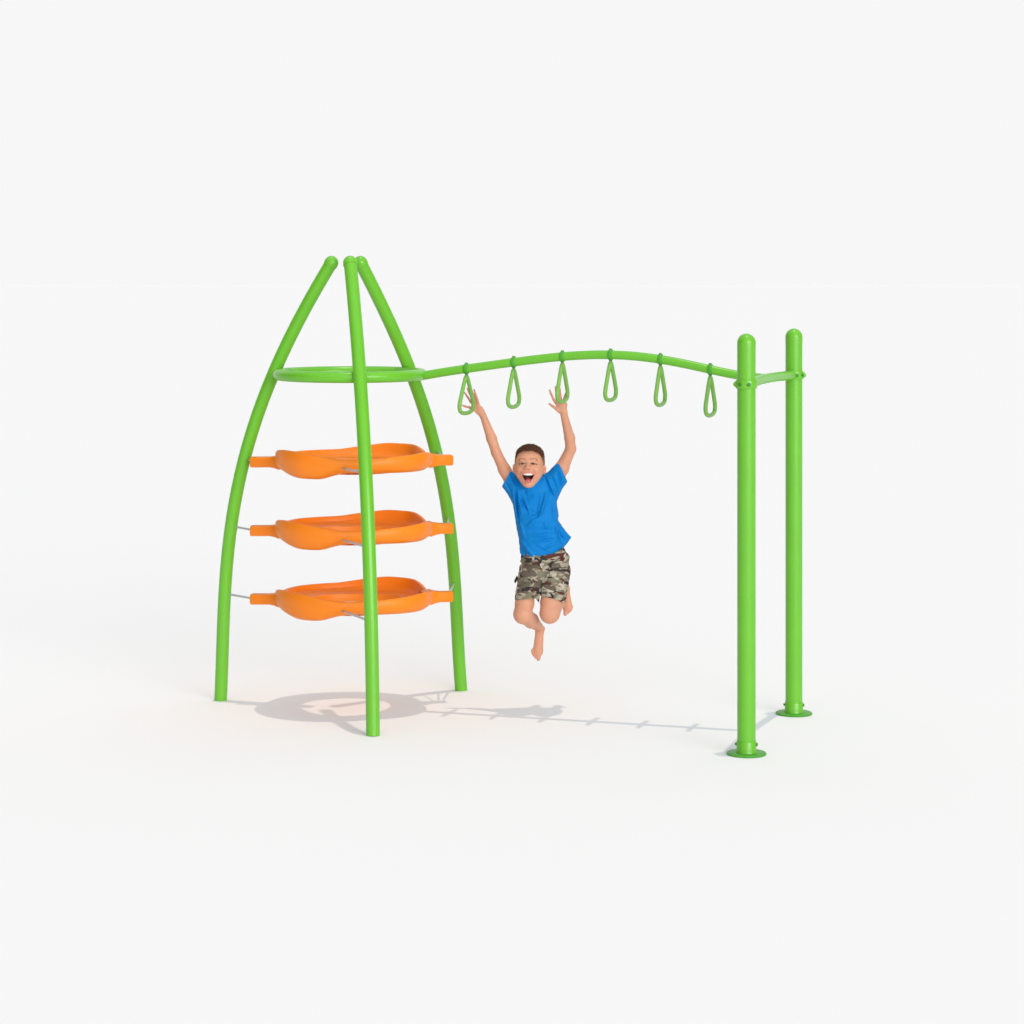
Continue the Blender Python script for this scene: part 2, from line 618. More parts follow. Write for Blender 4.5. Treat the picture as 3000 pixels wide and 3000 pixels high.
class Field:
    def __init__(self, lo, hi, h):
        self.lo = np.array(lo, float)
        self.h = h
        self.n = np.ceil((np.array(hi) - self.lo) / h).astype(int) + 1
        self.d = np.full(self.n, 1.0, np.float32)

    def box(self, lo, hi, pad):
        a = np.clip(np.floor((np.array(lo) - pad - self.lo) / self.h).astype(int), 0, self.n)
        b = np.clip(np.ceil((np.array(hi) + pad - self.lo) / self.h).astype(int) + 1, 0, self.n)
        sl = tuple(slice(i, j) for i, j in zip(a, b))
        ax = [(self.lo[k] + self.h * np.arange(a[k], b[k])).astype(np.float32) for k in range(3)]
        return sl, ax[0][:, None, None], ax[1][None, :, None], ax[2][None, None, :]

    def join(self, sl, e, k):
        a = self.d[sl]
        if k <= 0:
            self.d[sl] = np.minimum(a, e)
            return
        hh = np.clip(0.5 + 0.5 * (e - a) / k, 0, 1)
        self.d[sl] = e * (1 - hh) + a * hh - k * hh * (1 - hh)

    def cut(self, sl, e, k):
        a = self.d[sl]
        b = -e
        hh = np.clip(0.5 - 0.5 * (b - a) / k, 0, 1)
        self.d[sl] = b * (1 - hh) + a * hh + k * hh * (1 - hh)

    def cone(self, p, q, r1, r2, k=0.02, flat=1.0, fdir=None, cut=False):
        """tapered capsule from p (r1) to q (r2); flat < 1 squeezes it along fdir"""
        p, q = np.array(p, float), np.array(q, float)
        R = max(r1, r2)
        sl, X, Y, Z = self.box(np.minimum(p, q) - R, np.maximum(p, q) + R, 2.2 * max(k, .004) + 0.012)
        x, y, z = X - p[0], Y - p[1], Z - p[2]
        ba = q - p
        if fdir is not None:
            f = np.array(fdir, float)
            f /= np.linalg.norm(f)
            s = (1 / flat - 1)
            dt = x * f[0] + y * f[1] + z * f[2]
            x, y, z = x + s * dt * f[0], y + s * dt * f[1], z + s * dt * f[2]
            ba = ba + s * ba.dot(f) * f
        L2 = ba.dot(ba) + 1e-12
        t = np.clip((x * ba[0] + y * ba[1] + z * ba[2]) / L2, 0, 1)
        e = np.sqrt((x - t * ba[0]) ** 2 + (y - t * ba[1]) ** 2 + (z - t * ba[2]) ** 2) - (r1 + (r2 - r1) * t)
        if fdir is not None:
            e = e * (flat * 0.5 + 0.5)
        (self.cut if cut else self.join)(sl, e.astype(np.float32), k)

    def ell(self, c, rad, k=0.02, axes=None, cut=False):
        c = np.array(c, float)
        rad = np.array(rad, float)
        R = rad.max()
        sl, X, Y, Z = self.box(c - R, c + R, 2.2 * max(k, .004) + .012)
        x, y, z = X - c[0], Y - c[1], Z - c[2]
        if axes is None:
            axes = np.eye(3)
        l = [(x * axes[i][0] + y * axes[i][1] + z * axes[i][2]) / rad[i] for i in range(3)]
        k0 = np.sqrt(l[0] ** 2 + l[1] ** 2 + l[2] ** 2)
        k1 = np.sqrt((l[0] / rad[0]) ** 2 + (l[1] / rad[1]) ** 2 + (l[2] / rad[2]) ** 2) + 1e-9
        e = k0 * (k0 - 1.0) / k1
        (self.cut if cut else self.join)(sl, e.astype(np.float32), k)

    def grid(self):
        ax = [(self.lo[k] + self.h * np.arange(self.n[k])).astype(np.float32) for k in range(3)]
        return ax[0][:, None, None], ax[1][None, :, None], ax[2][None, None, :]

    def mesh(self, smooth=1):
        d = self.d
        ins = d < 0
        n = self.n
        cnt = np.zeros(n - 1, np.uint8)
        for i in (0, 1):
            for j in (0, 1):
                for k in (0, 1):
                    cnt += ins[i:n[0] - 1 + i, j:n[1] - 1 + j, k:n[2] - 1 + k]
        cells = np.argwhere((cnt > 0) & (cnt < 8))
        idx = np.full(n - 1, -1, np.int32)
        idx[tuple(cells.T)] = np.arange(len(cells))
        acc = np.zeros((len(cells), 3))
        num = np.zeros(len(cells))
        for axis in range(3):
            o1, o2 = [a for a in range(3) if a != axis]
            for a in (0, 1):
                for b in (0, 1):
                    off = np.zeros(3, int)
                    off[o1], off[o2] = a, b
                    off2 = off.copy()
                    off2[axis] = 1
                    d0 = d[tuple((cells + off).T)]
                    d1 = d[tuple((cells + off2).T)]
                    m = (d0 < 0) != (d1 < 0)
                    t = np.where(m, d0 / np.where(m, d0 - d1, 1), 0)
                    pt = np.repeat(off[None, :].astype(float), len(cells), 0)
                    pt[:, axis] = t
                    acc[m] += pt[m]
                    num[m] += 1
        V = self.lo + self.h * (cells + acc / num[:, None])
        faces = []
        for axis in range(3):
            o1, o2 = [(1, 2), (2, 0), (0, 1)][axis]
            A = np.take(ins, range(0, n[axis] - 1), axis)
            B = np.take(ins, range(1, n[axis]), axis)
            e = np.argwhere(A != B)
            e = e[(e[:, o1] > 0) & (e[:, o2] > 0) & (e[:, o1] < n[o1] - 1) & (e[:, o2] < n[o2] - 1)]
            fl = A[tuple(e.T)]
            q = []
            for a, b in ((-1, -1), (0, -1), (0, 0), (-1, 0)):
                c = e.copy()
                c[:, o1] += a
                c[:, o2] += b
                q.append(idx[tuple(c.T)])
            q = np.stack(q, 1)
            q[~fl] = q[~fl][:, ::-1]
            faces.append(q)
        Fc = np.concatenate(faces)
        Fc = Fc[(Fc >= 0).all(1)]
        for _ in range(smooth):
            s = np.zeros_like(V)
            c = np.zeros(len(V))
            for a, b in ((0, 1), (1, 2), (2, 3), (3, 0)):
                for u, v in ((a, b), (b, a)):
                    np.add.at(s, Fc[:, u], V[Fc[:, v]])
                    np.add.at(c, Fc[:, u], 1)
            V = 0.5 * V + 0.5 * s / np.maximum(c, 1)[:, None]
        return V, Fc


def mesh_obj(name, V, Fc, m, parent, origin, colors=None):
    me = bpy.data.meshes.new(name)
    me.from_pydata((V - np.array(origin)).tolist(), [], Fc.tolist())
    for p in me.polygons:
        p.use_smooth = True
    if colors is not None:
        at = me.color_attributes.new('tint', 'FLOAT_COLOR', 'POINT')
        at.data.foreach_set('color', np.concatenate([colors, np.ones((len(V), 1))], 1).astype(np.float32).ravel())
    o = bpy.data.objects.new(name, me)
    C.collection.objects.link(o)
    me.materials.append(m)
    if parent is not None:
        o.parent = parent
    return o


def seg_dist(V, a, b):
    a, b = np.array(a), np.array(b)
    ba = b - a
    t = np.clip(((V - a) @ ba) / (ba @ ba), 0, 1)
    return np.linalg.norm(V - a - t[:, None] * ba, axis=1)


# ------------------------------------------------------------------ the boy
YB = 15.86
U = YB / F                                              # metres per picture unit at the boy
YL, YR = 15.940, 15.740                                 # depth of the two hands (just behind their handles)


def B(x, y, dy=0.0):
    return np.array(P(x, y, YB + dy))


BO = Vector(B(1580, 1640))
BOY = empty('person', BO, 'barefoot boy in blue t-shirt and camouflage shorts laughing with both arms raised under the bar', 'person')

lo = np.array([B(1335, 1950)[0], 15.38, B(1580, 1958)[2]])
hi = np.array([B(1690, 1500)[0], 16.20, B(1580, 1118)[2]])
f = Field(lo, hi, 0.0028)

# trunk
k = .03
f.cone(B(1563, 1455), B(1578, 1540), 52 * U, 48 * U, k, .66, (0, 1, 0))
f.cone(B(1578, 1540), B(1588, 1640), 48 * U, 54 * U, k, .7, (0, 1, 0))
f.cone(B(1530, 1430), B(1600, 1428), 30 * U, 30 * U, k)
# neck
f.cone(B(1557, 1445, 0.0), B(1552, 1385, -.09), 27 * U, 24 * U, .02)
# arms (image left = his right)
sh = {0: B(1512, 1430), 1: B(1612, 1426)}
f.cone(sh[0], B(1478, 1376, .02), 23 * U, 18.0 * U, .02)
f.cone(B(1478, 1376, .02), B(1454, 1326, .045), 17.5 * U, 14.8 * U, .015)
f.cone(B(1454, 1326, .045), B(1440, 1284, .06), 14.8 * U, 15.0 * U, .012)
f.cone(B(1440, 1284, .06), P(1417, 1222, YL), 15.0 * U, 10.2 * U, .012)
f.cone(sh[1], B(1646, 1372, -.01), 25 * U, 21 * U, .02)
f.cone(B(1646, 1372, -.01), B(1672, 1316, -.03), 20 * U, 15.5 * U, .015)
f.cone(B(1672, 1316, -.03), B(1669, 1283, -.05), 15.5 * U, 15.2 * U, .012)
f.cone(B(1669, 1283, -.05), P(1652, 1214, YR), 15.2 * U, 10.6 * U, .012)


def hand(pts_px, Y, palm, wrist, dyf):
    """fingers: list of (points px, radius px list)"""
    for pa, pb, r1, r2, flat in palm:
        f.cone(P(*pa, Y), P(*pb, Y), r1 * U, r2 * U, .006, flat, (0, 1, 0))
    for pl, rads, dys in pts_px:
        for i in range(len(pl) - 1):
            f.cone(P(*pl[i], Y + dys[i]), P(*pl[i + 1], Y + dys[i + 1]), rads[i] * U, rads[i + 1] * U, .0035)


hand([([(1403, 1189), (1398, 1170), (1393, 1155), (1389, 1142)], [4.4, 3.7, 3.3, 2.6], [.0, .004, .004, .0]),
      ([(1399, 1187), (1390, 1166), (1383, 1149), (1379, 1136)], [4.4, 3.7, 3.3, 2.6], [.004, .014, .016, .012]),
      ([(1394, 1188), (1382, 1164), (1375, 1150), (1369, 1138)], [4.3, 3.6, 3.2, 2.5], [.004, .018, .02, .014]),
      ([(1391, 1191), (1379, 1177), (1370, 1163), (1361, 1150)], [4.2, 3.5, 3.0, 2.4], [0, .008, .010, .006]),
      ([(1402, 1208), (1391, 1200), (1375, 1193.5), (1363, 1190.5), (1352, 1187)], [5.8, 5.2, 3.7, 3.4, 2.6], [.0, -.004, -.0, .0, .0])],
     YL, [((1414, 1216), (1405, 1199), 10.5, 10.5, .72), ((1410, 1207), (1399, 1192), 10.0, 8.0, .68), ((1412, 1212), (1400, 1207), 9, 7, .8)], None, None)
hand([([(1630, 1182), (1622, 1170), (1615, 1155), (1610, 1143)], [4.6, 3.9, 3.5, 2.7], [.0, .004, .004, -.002]),
      ([(1637, 1174), (1632, 1157), (1629, 1143), (1627.5, 1133)], [4.4, 3.7, 3.3, 2.6], [.0, .008, .010, .004]),
      ([(1643, 1172), (1641, 1156), (1639.8, 1143), (1638.7, 1132)], [4.4, 3.7, 3.3, 2.6], [.0, .008, .010, .004]),
      ([(1652, 1173), (1656, 1159), (1660, 1148), (1664, 1140)], [4.2, 3.5, 3.0, 2.4], [0, .006, .008, .004]),
      ([(1639, 1205), (1630, 1197.5), (1619, 1190), (1609, 1183)], [6.0, 5.0, 3.9, 2.7], [.0, -.008, -.012, -.012])],
     YR, [((1652, 1209), (1647, 1192), 11.0, 13.0, .62), ((1641, 1188), (1652, 1186), 11.5, 10.5, .6), ((1638, 1178), (1650, 1178), 7.5, 7.0, .7),
          ((1647, 1205), (1637, 1195), 9.0, 7.5, .75)], None, None)

# legs (left in the picture)
KL, KR = -.16, -.15
f.cone(B(1562, 1672, -.02), B(1539, 1752, KL * .75), 29 * U, 26 * U, .01)
f.cone(B(1539, 1748, KL * .73), B(1537, 1768, KL * .82), 26 * U, 28 * U, .006)
f.cone(B(1537, 1766, KL * .81), B(1531.5, 1797, KL), 28 * U, 25.0 * U, .008)
f.ell(B(1531, 1799, KL - .012), (25 * U, 22 * U, 26 * U), .02)
f.cone(B(1533, 1802, KL), B(1556, 1818, KL + .13), 25 * U, 21.5 * U, .02)
f.cone(B(1556, 1818, KL + .13), B(1580, 1838, KL + .30), 21.5 * U, 12.8 * U, .02)
# right in the picture
f.cone(B(1621, 1672, -.02), B(1616, 1752, KR * .75), 32 * U, 30 * U, .01)
f.cone(B(1616, 1748, KR * .73), B(1615, 1768, KR * .82), 30 * U, 32 * U, .006)
f.cone(B(1615, 1766, KR * .81), B(1611, 1794, KR), 32 * U, 28 * U, .008)
f.ell(B(1609, 1799, KR - .010), (26 * U, 24 * U, 27 * U), .02)
f.cone(B(1612, 1796, KR), B(1632, 1764, KR + .14), 27 * U, 22 * U, .02)
f.cone(B(1632, 1764, KR + .14), B(1655, 1722, KR + .30), 22 * U, 13 * U, .02)


def foot(ank, ball, heel, toes, Y, yb, rw):
    a, b, h = P(*ank, Y), P(*ball, yb), P(*heel, Y + .03)
    f.cone(a, h, 12.0 * U, 11 * U, .012)
    f.cone(a, b, 12.0 * U, rw * U, .014, .60, (0, 1, 0))
    for (x0, y0), (x1, y1), r in toes:
        f.cone(P(x0, y0, yb), P(x1, y1, yb - .004), r * 1.06 * U, r * .95 * U, .0028)


YF1 = YB + KL + .31
foot((1581, 1848), (1576, 1909), (1586, 1842), [((1579, 1918), (1577.5, 1930.5), 6.2), ((1572, 1916), (1569, 1925.5), 4.6),
     ((1567.5, 1912), (1564.3, 1920), 4.3), ((1564, 1908), (1560.8, 1914.5), 4.1), ((1561.5, 1903), (1558.6, 1908), 3.9)], YF1, YF1 - .02, 15.5)
YF2 = YB + KR + .30
foot((1656, 1726), (1663, 1780), (1652, 1716), [((1656.5, 1787), (1656.0, 1799), 6.0), ((1663, 1786), (1663.5, 1795), 4.6),
     ((1668, 1783), (1669, 1790.5), 4.3), ((1672, 1779.5), (1673.2, 1786), 4.0), ((1674.5, 1775), (1675.8, 1780.5), 3.7)], YF2, YF2 - .02, 14.5)

# head, in its own axes: u to picture right, v up, w forward (picture units)
yaw, pit = math.radians(7), math.radians(4)
fw = np.array([-math.sin(yaw) * math.cos(pit), -math.cos(yaw) * math.cos(pit), math.sin(pit)])
rt = np.array([math.cos(yaw), -math.sin(yaw), 0.0])
upv = np.cross(rt, -fw)
upv = upv if upv[2] > 0 else -upv
HY = YB - .095
HU = HY / F
HC = np.array(P(1551, 1363.5, HY))
AXS = [rt, upv, fw]


def Hd(u, v, w_):
    return HC + (rt * u + upv * v + fw * w_) * HU


def he(c, r, k=.01, cut=False):
    f.ell(Hd(*c), np.array(r) * HU, k, AXS, cut)


def hc(a, b, r1, r2, k=.006, cut=False):
    f.cone(Hd(*a), Hd(*b), r1 * HU, r2 * HU, k, cut=cut)


he((0, 9, -8), (43.0, 46.5, 51), .01)
he((0, -16, 6), (37.5, 42, 35), .02)
for s_ in (-1, 1):
    hc((s_ * 30, -12, 0), (s_ * 9, -53, 19), 11.5, 9.0, .018)
    he((s_ * 21.0, -12, 27.5), (13, 11, 11), .022)
    he((s_ * 30.0, -17, 10), (9.5, 15, 14), .022)
he((0, -55, 22.5), (12.5, 10.5, 11.5), .012)
hc((-18, 16.5, 34.5), (18, 16.5, 34.5), 6.0, 6.0, .016)
he((0, -26, 34), (17, 13, 9), .012)                         # muzzle
# nose
hc((0, 8, 42), (0, -5, 50), 3.6, 5.0, .009)
he((0, -6.5, 51.5), (6.0, 5.0, 5.6), .005)
for s_ in (-1, 1):
    he((s_ * 7.0, -8.0, 46.5), (4.6, 4.0, 5.4), .004)
    he((s_ * 3.9, -11.0, 50.6), (2.6, 2.2, 3.4), .002, cut=True)
# eye sockets and lids
for s_ in (-1, 1):
    he((s_ * 16, 6, 47.0), (9.8, 4.8, 6.6), .007, cut=True)
EYE = [Hd(s_ * 15.8, 6.0, 34.9) for s_ in (-1, 1)]
for s_ in (-1, 1):
    up_ = [(s_ * 6.0, 4.2, 40.0), (s_ * 10.5, 8.6, 42.0), (s_ * 16, 9.6, 42.1), (s_ * 21.5, 7.8, 40.0), (s_ * 25.5, 3.4, 36.0)]
    dn_ = [(s_ * 6.0, 4.2, 40.0), (s_ * 11, 1.5, 42.2), (s_ * 16, .7, 42.6), (s_ * 21.5, 1.5, 40.4), (s_ * 25.5, 3.4, 36.0)]
    for a, b in zip(up_[:-1], up_[1:]):
        hc(a, b, 2.0, 2.0, .003)
    for a, b in zip(dn_[:-1], dn_[1:]):
        hc(a, b, 1.9, 1.9, .003)
# open laughing mouth
he((0, -29.0, 40), (19.0, 7.0, 17), .003, cut=True)
he((0, -37.0, 38), (11.0, 11.2, 17), .004, cut=True)
he((0, -32.5, 38), (15.8, 8.5, 17), .004, cut=True)
LIPU = [(-20.5, -25.5, 33.0), (-15, -22.0, 38.4), (-8, -20.4, 42.2), (0, -20.8, 43.4), (8, -20.4, 42.2), (15, -22.0, 38.4), (20.5, -25.5, 33.0)]
LIPD = [(-20.5, -25.5, 33.0), (-16.3, -35, 35.6), (-10.4, -44.0, 37.4), (-4, -48.6, 38.4), (4, -48.6, 38.4), (10.4, -44.0, 37.4), (16.3, -35, 35.6), (20.5, -25.5, 33.0)]
for a, b in zip(LIPU[:-1], LIPU[1:]):
    hc(a, b, 1.8, 1.8, .004)
for a, b in zip(LIPD[:-1], LIPD[1:]):
    hc(a, b, 1.5, 1.5, .004)
# smile folds, chin crease
for s_ in (-1, 1):
    for a, b in zip([(s_ * 10.5, -7, 46.0), (s_ * 17, -14, 42.5)], [(s_ * 17, -14, 42.5), (s_ * 23.5, -23.5, 36)]):
        hc(a, b, 1.3, 1.0, .006, cut=True)
hc((-6, -54.0, 36.5), (6, -54.0, 36.5), 1.6, 1.6, .006, cut=True)
# ears
for s_, v0 in ((-1, -9), (1, -12)):
    he((s_ * 42.5, v0, -3), (6.5, 13.5, 8.5), .006)
    he((s_ * 46.5, v0 + 2.5, -.5), (3.2, 9, 5.0), .006)
    he((s_ * 47.5, v0 + 1.5, 5.0), (2.8, 6.5, 4.2), .004, cut=True)

V, Fc = f.mesh(1)
# tint of the skin: lips, flushed cheeks, dark mouth, brows, reddish palms, soles and nails
col = np.tile(np.array([0.61, 0.29, 0.18]), (len(V), 1))


def blend(col, mask, c):
    return col * (1 - mask[:, None]) + np.array(c)[None, :] * mask[:, None]


rel = (V - HC) / HU
hu, hv, hw = rel @ rt, rel @ upv, rel @ fw
near_head = (np.abs(hu) < 60) & (np.abs(hv) < 75) & (np.abs(hw) < 70)
for s_ in (-1, 1):
    dch = np.sqrt((hu - s_ * 23) ** 2 + ((hv + 16) * 1.1) ** 2 + (hw - 32) ** 2)
    col = blend(col, np.exp(-(dch / 14) ** 2) * .40 * near_head, (0.64, 0.23, 0.16))
    de = np.minimum(np.linalg.norm(V - Hd(s_ * 47, -14, 2), axis=1) / HU, 99)
    col = blend(col, np.exp(-(de / 10) ** 2) * .6, (0.58, 0.21, 0.14))
    bd = np.minimum(seg_dist(V, Hd(s_ * 8, 18.5, 43), Hd(s_ * 17, 21.5, 41)), seg_dist(V, Hd(s_ * 17, 21.5, 41), Hd(s_ * 28, 15.0, 33))) / HU
    col = blend(col, np.clip(1.25 - bd / 2.8, 0, 1) * .75, (0.24, 0.105, 0.045))
    lash = np.minimum(seg_dist(V, Hd(s_ * 9.5, 5.6, 42), Hd(s_ * 15, 7.4, 44)), seg_dist(V, Hd(s_ * 15, 7.6, 44), Hd(s_ * 26.5, 3.4, 37))) / HU
    col = blend(col, np.clip(1.35 - lash / 2.3, 0, 1) * .92, (0.07, 0.022, 0.012))
for s_ in (-1, 1):                                       # reddish shade along the smile folds, painted into the skin colour
    sm = np.minimum(seg_dist(V, Hd(s_ * 10.5, -7, 46), Hd(s_ * 17, -14, 42)), seg_dist(V, Hd(s_ * 17, -14, 42), Hd(s_ * 23.5, -24, 36))) / HU
    col = blend(col, np.exp(-(sm / 2.6) ** 2) * .55, (0.42, 0.13, 0.08))
lip = np.full(len(V), 99.0)
for L_ in (LIPU, LIPD):
    for a, b in zip(L_[:-1], L_[1:]):
        lip = np.minimum(lip, seg_dist(V, Hd(*a), Hd(*b)) / HU)
col = blend(col, np.clip(1.5 - lip / 2.3, 0, 1) * .75, (0.58, 0.19, 0.17))
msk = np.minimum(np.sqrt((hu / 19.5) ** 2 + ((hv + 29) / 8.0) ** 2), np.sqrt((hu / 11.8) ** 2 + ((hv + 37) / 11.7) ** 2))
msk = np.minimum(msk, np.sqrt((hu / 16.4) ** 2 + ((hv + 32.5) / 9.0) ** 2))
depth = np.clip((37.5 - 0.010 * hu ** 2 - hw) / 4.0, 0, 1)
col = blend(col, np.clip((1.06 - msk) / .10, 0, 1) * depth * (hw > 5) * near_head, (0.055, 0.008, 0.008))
for c_, Yc in (((1376, 1152), YL), ((1635, 1145), YR)):
    dh = np.linalg.norm(V - np.array(P(*c_, Yc)), axis=1) / U
    col = blend(col, np.exp(-(dh / 34) ** 2) * .55, (0.60, 0.225, 0.17))
for x_, y_, Yc in ((1577.8, 1934, YF1 - .03), (1656, 1803, YF2 - .03), (1569, 1929, YF1 - .03), (1673, 1788, YF2 - .03), (1664, 1798, YF2 - .03)):
    dh = np.linalg.norm(V - np.array(P(x_, y_, Yc)), axis=1) / U
    col = blend(col, np.exp(-(dh / 7) ** 2) * .6, (0.60, 0.27, 0.23))
# buzzed sides of the scalp show through as a brown tint
side = np.clip((hv - 2 - 0.25 * hw) / 14, 0, 1) * np.clip((np.abs(hu) - 33) / 6, 0, 1) * near_head
col = blend(col, side * .35, (0.25, 0.12, 0.06))
SKIN = mat('skin', (0.61, 0.29, 0.18), 0.48, 0.28, 0.05, 30, 0.05, 300, sss=0.06, attr='tint')
body = mesh_obj('body', V, Fc, SKIN, BOY, BO, col)

# eyes, teeth, tongue
EYEM = mat('eye', (0.75, 0.70, 0.66), 0.15, 0.5, attr='tint')
for s_, e in zip((-1, 1), EYE):
    bm = bmesh.new()
    bmesh.ops.create_uvsphere(bm, u_segments=40, v_segments=28, radius=8.0 * HU)
    bmesh.ops.translate(bm, verts=bm.verts, vec=Vector(e))
    o = mk('eye', bm, EYEM, BOY, BO)
    me = o.data
    gaze = fw + rt * 0.02 * s_
    gaze = gaze / np.linalg.norm(gaze)
    cols = []
    for v in me.vertices:
        c = (np.array(v.co) + np.array(BO) - e) / (8.0 * HU)
        ang = math.degrees(math.acos(max(-1, min(1, float(c @ gaze)))))
        cols += [(0.004, .003, .003, 1) if ang < 17 else ((0.045, 0.016, 0.008, 1) if ang < 36 else (0.45, 0.39, 0.36, 1))]
    at = me.color_attributes.new('tint', 'FLOAT_COLOR', 'POINT')
    at.data.foreach_set('color', np.array(cols, np.float32).ravel())

TEETH = mat('teeth', (0.86, 0.83, 0.76), 0.2, 0.5)
bm = bmesh.new()
rows = []
NTE = 60
for i in range(NTE + 1):
    t = -1 + 2 * i / NTE
    u_ = 15.6 * math.sin(t * 1.25) / math.sin(1.25)
    w_ = 38.3 - 6.5 * t * t * 1.2
    tooth = abs(math.sin((t * 4.0) * PI))                 # bulge of the single teeth
    wf = w_ - 0.5 + 0.5 * min(1, tooth * 2.2)
    top = -20.0 - 2.8 * t * t
    bot = -29.0 + 1.6 * abs(t) + 0.35 * (1 - min(1, tooth * 2.5))
    rows.append([bm.verts.new(Vector(Hd(u_, top, w_ - 4))), bm.verts.new(Vector(Hd(u_, top, wf - .4))), bm.verts.new(Vector(Hd(u_, (top + bot) / 2, wf))),
                 bm.verts.new(Vector(Hd(u_, bot + .6, wf - .5))), bm.verts.new(Vector(Hd(u_, bot, w_ - 1.6))), bm.verts.new(Vector(Hd(u_, bot + .3, w_ - 4)))])
for A, Bq in zip(rows[:-1], rows[1:]):
    for q in range(6):
        bm.faces.new((A[q], A[(q + 1) % 6], Bq[(q + 1) % 6], Bq[q]))
bm.faces.new(rows[0])
bm.faces.new(rows[-1])
mk('teeth', bm, TEETH, BOY, BO)
TONG = mat('tongue', (0.56, 0.115, 0.13), 0.3, 0.4, 0.1, 60)
ft = Field(Hd(0, -44, 32) - .06, Hd(0, -44, 32) + .06, .0025)
ft.ell(Hd(0, -45.5, 30.5), np.array((9.6, 6.0, 8.5)) * HU, .002, AXS)
ft.ell(Hd(0, -43, 25), np.array((11, 6.0, 9)) * HU, .006, AXS)
Vt, Ft = ft.mesh(1)
mesh_obj('tongue', Vt, Ft, TONG, BOY, BO)

# ------------------------------------------------------------------ hair
HAIR = mat('hair', (0.075, 0.026, 0.012), 0.6, 0.25, 0.45, 120, 0.6, 260, attr='tint')
fh = Field(HC - .17, HC + .17, .0034)
fh.ell(Hd(0, 9, -9), np.array((44.6, 48.6, 53.0)) * HU, .005, AXS)
fh.ell(Hd(2, 31, 0), np.array((35, 27, 42)) * HU, .03, AXS)
X, Y, Z = fh.grid()
rx, ry, rz = (X - HC[0]) / HU, (Y - HC[1]) / HU, (Z - HC[2]) / HU
gu = rx * rt[0] + ry * rt[1] + rz * rt[2]
gv = rx * upv[0] + ry * upv[1] + rz * upv[2]
gw = rx * fw[0] + ry * fw[1] + rz * fw[2]
# uneven, tufty surface
rough = 0.9 * np.sin(gu * .9 + 2.1 * np.sin(gw * .35)) * np.sin(gw * .62 + gu * .2) + 0.6 * np.sin(gu * 1.7 + gw * 1.1)
fh.d -= (rough * HU * np.clip((gv - 15) / 25, 0, 1)).astype(np.float32)
# hairline: high on the forehead with a small peak, dropping behind the temples to the ears
front = 46.0 - 0.010 * gu ** 2 * 1.0 - 3.0 * np.exp(-((gu + 1) / 4.0) ** 2) + 1.2 * np.sin(gu * .75) + .8 * np.sin(gu * 1.9)
sidef = np.clip((np.abs(gu) - 30) / 10, 0, 1)
lowest = -6 + np.clip((gw - 2) * 2.3, 0, 60)
line = front * (1 - sidef) + np.minimum(front, lowest) * sidef
backf = np.clip((8 - gw) / 22, 0, 1)
line = line * (1 - backf) + np.minimum(line, -14.0) * backf
cutd = (line - gv) * HU * .8
fh.d = np.maximum(fh.d, cutd.astype(np.float32))
Vh, Fh = fh.mesh(1)
relh = (Vh - HC) / HU
a_u, a_v, a_w = relh @ rt, relh @ upv, relh @ fw
fade = np.clip((30 - a_v) / 26, 0, 1) * np.clip((np.abs(a_u) - 20) / 12, 0, 1)
hcol = np.tile(np.array([0.085, 0.031, 0.014]), (len(Vh), 1))
hcol = blend(hcol, fade * .8, (0.30, 0.155, 0.085))
hair_o = mesh_obj('hair', Vh, Fh, HAIR, BOY, BO, hcol)
# short single tufts standing in the hair, same mesh data
rng = np.random.default_rng(3)
nrm = np.zeros_like(Vh)
e1 = Vh[Fh[:, 1]] - Vh[Fh[:, 0]]
e2 = Vh[Fh[:, 2]] - Vh[Fh[:, 0]]
fn = np.cross(e1, e2)
for q in range(4):
    np.add.at(nrm, Fh[:, q], fn)
nrm /= np.linalg.norm(nrm, axis=1)[:, None] + 1e-9
good = np.where((a_v > 22) & ((nrm * (Vh - HC)).sum(1) > 0) & (np.linalg.norm(Vh - HC, axis=1) / HU > 40))[0]
pick = rng.choice(good, min(2600, len(good)), replace=False)
tv, tf, tcol = [], [], []
n0 = len(Vh)
for i in pick:
    nn = nrm[i]
    lean = fw * (0.5 if a_w[i] < 20 else 0.0) + upv * 0.25 + rng.normal(0, .35, 3)
    d = nn + lean
    d /= np.linalg.norm(d)
    L = rng.uniform(3.0, 6.0) * HU * min(1.0, max(.35, (a_v[i] - 12) / 26))
    sd = np.cross(d, rng.normal(0, 1, 3))
    sd /= np.linalg.norm(sd)
    s2 = np.cross(d, sd)
    b0 = Vh[i] - nn * .8 * HU
    wd = 1.1 * HU
    q = n0 + len(tv)
    tv += [b0 + sd * wd, b0 - sd * .5 * wd + s2 * .8 * wd, b0 - sd * .5 * wd - s2 * .8 * wd, b0 + d * L]
    tf += [(q, q + 1, q + 3), (q + 1, q + 2, q + 3), (q + 2, q, q + 3)]
    c = np.array([0.085, 0.031, 0.014]) * rng.uniform(.6, 1.8)
    tcol += [c] * 4
me = bpy.data.meshes.new('hair')
me.from_pydata((np.concatenate([Vh, np.array(tv)]) - np.array(BO)).tolist(), [], Fh.tolist() + tf)
for p in me.polygons:
    p.use_smooth = True
at = me.color_attributes.new('tint', 'FLOAT_COLOR', 'POINT')
ac = np.concatenate([hcol, np.array(tcol)])
at.data.foreach_set('color', np.concatenate([ac, np.ones((len(ac), 1))], 1).astype(np.float32).ravel())
me.materials.append(HAIR)
hair_o.data = me

# ------------------------------------------------------------------ clothing


def bxy(f_):
    X, Y, Z = f_.grid()
    return 1500 + X / U, HOR + (H - Z) / U, Y


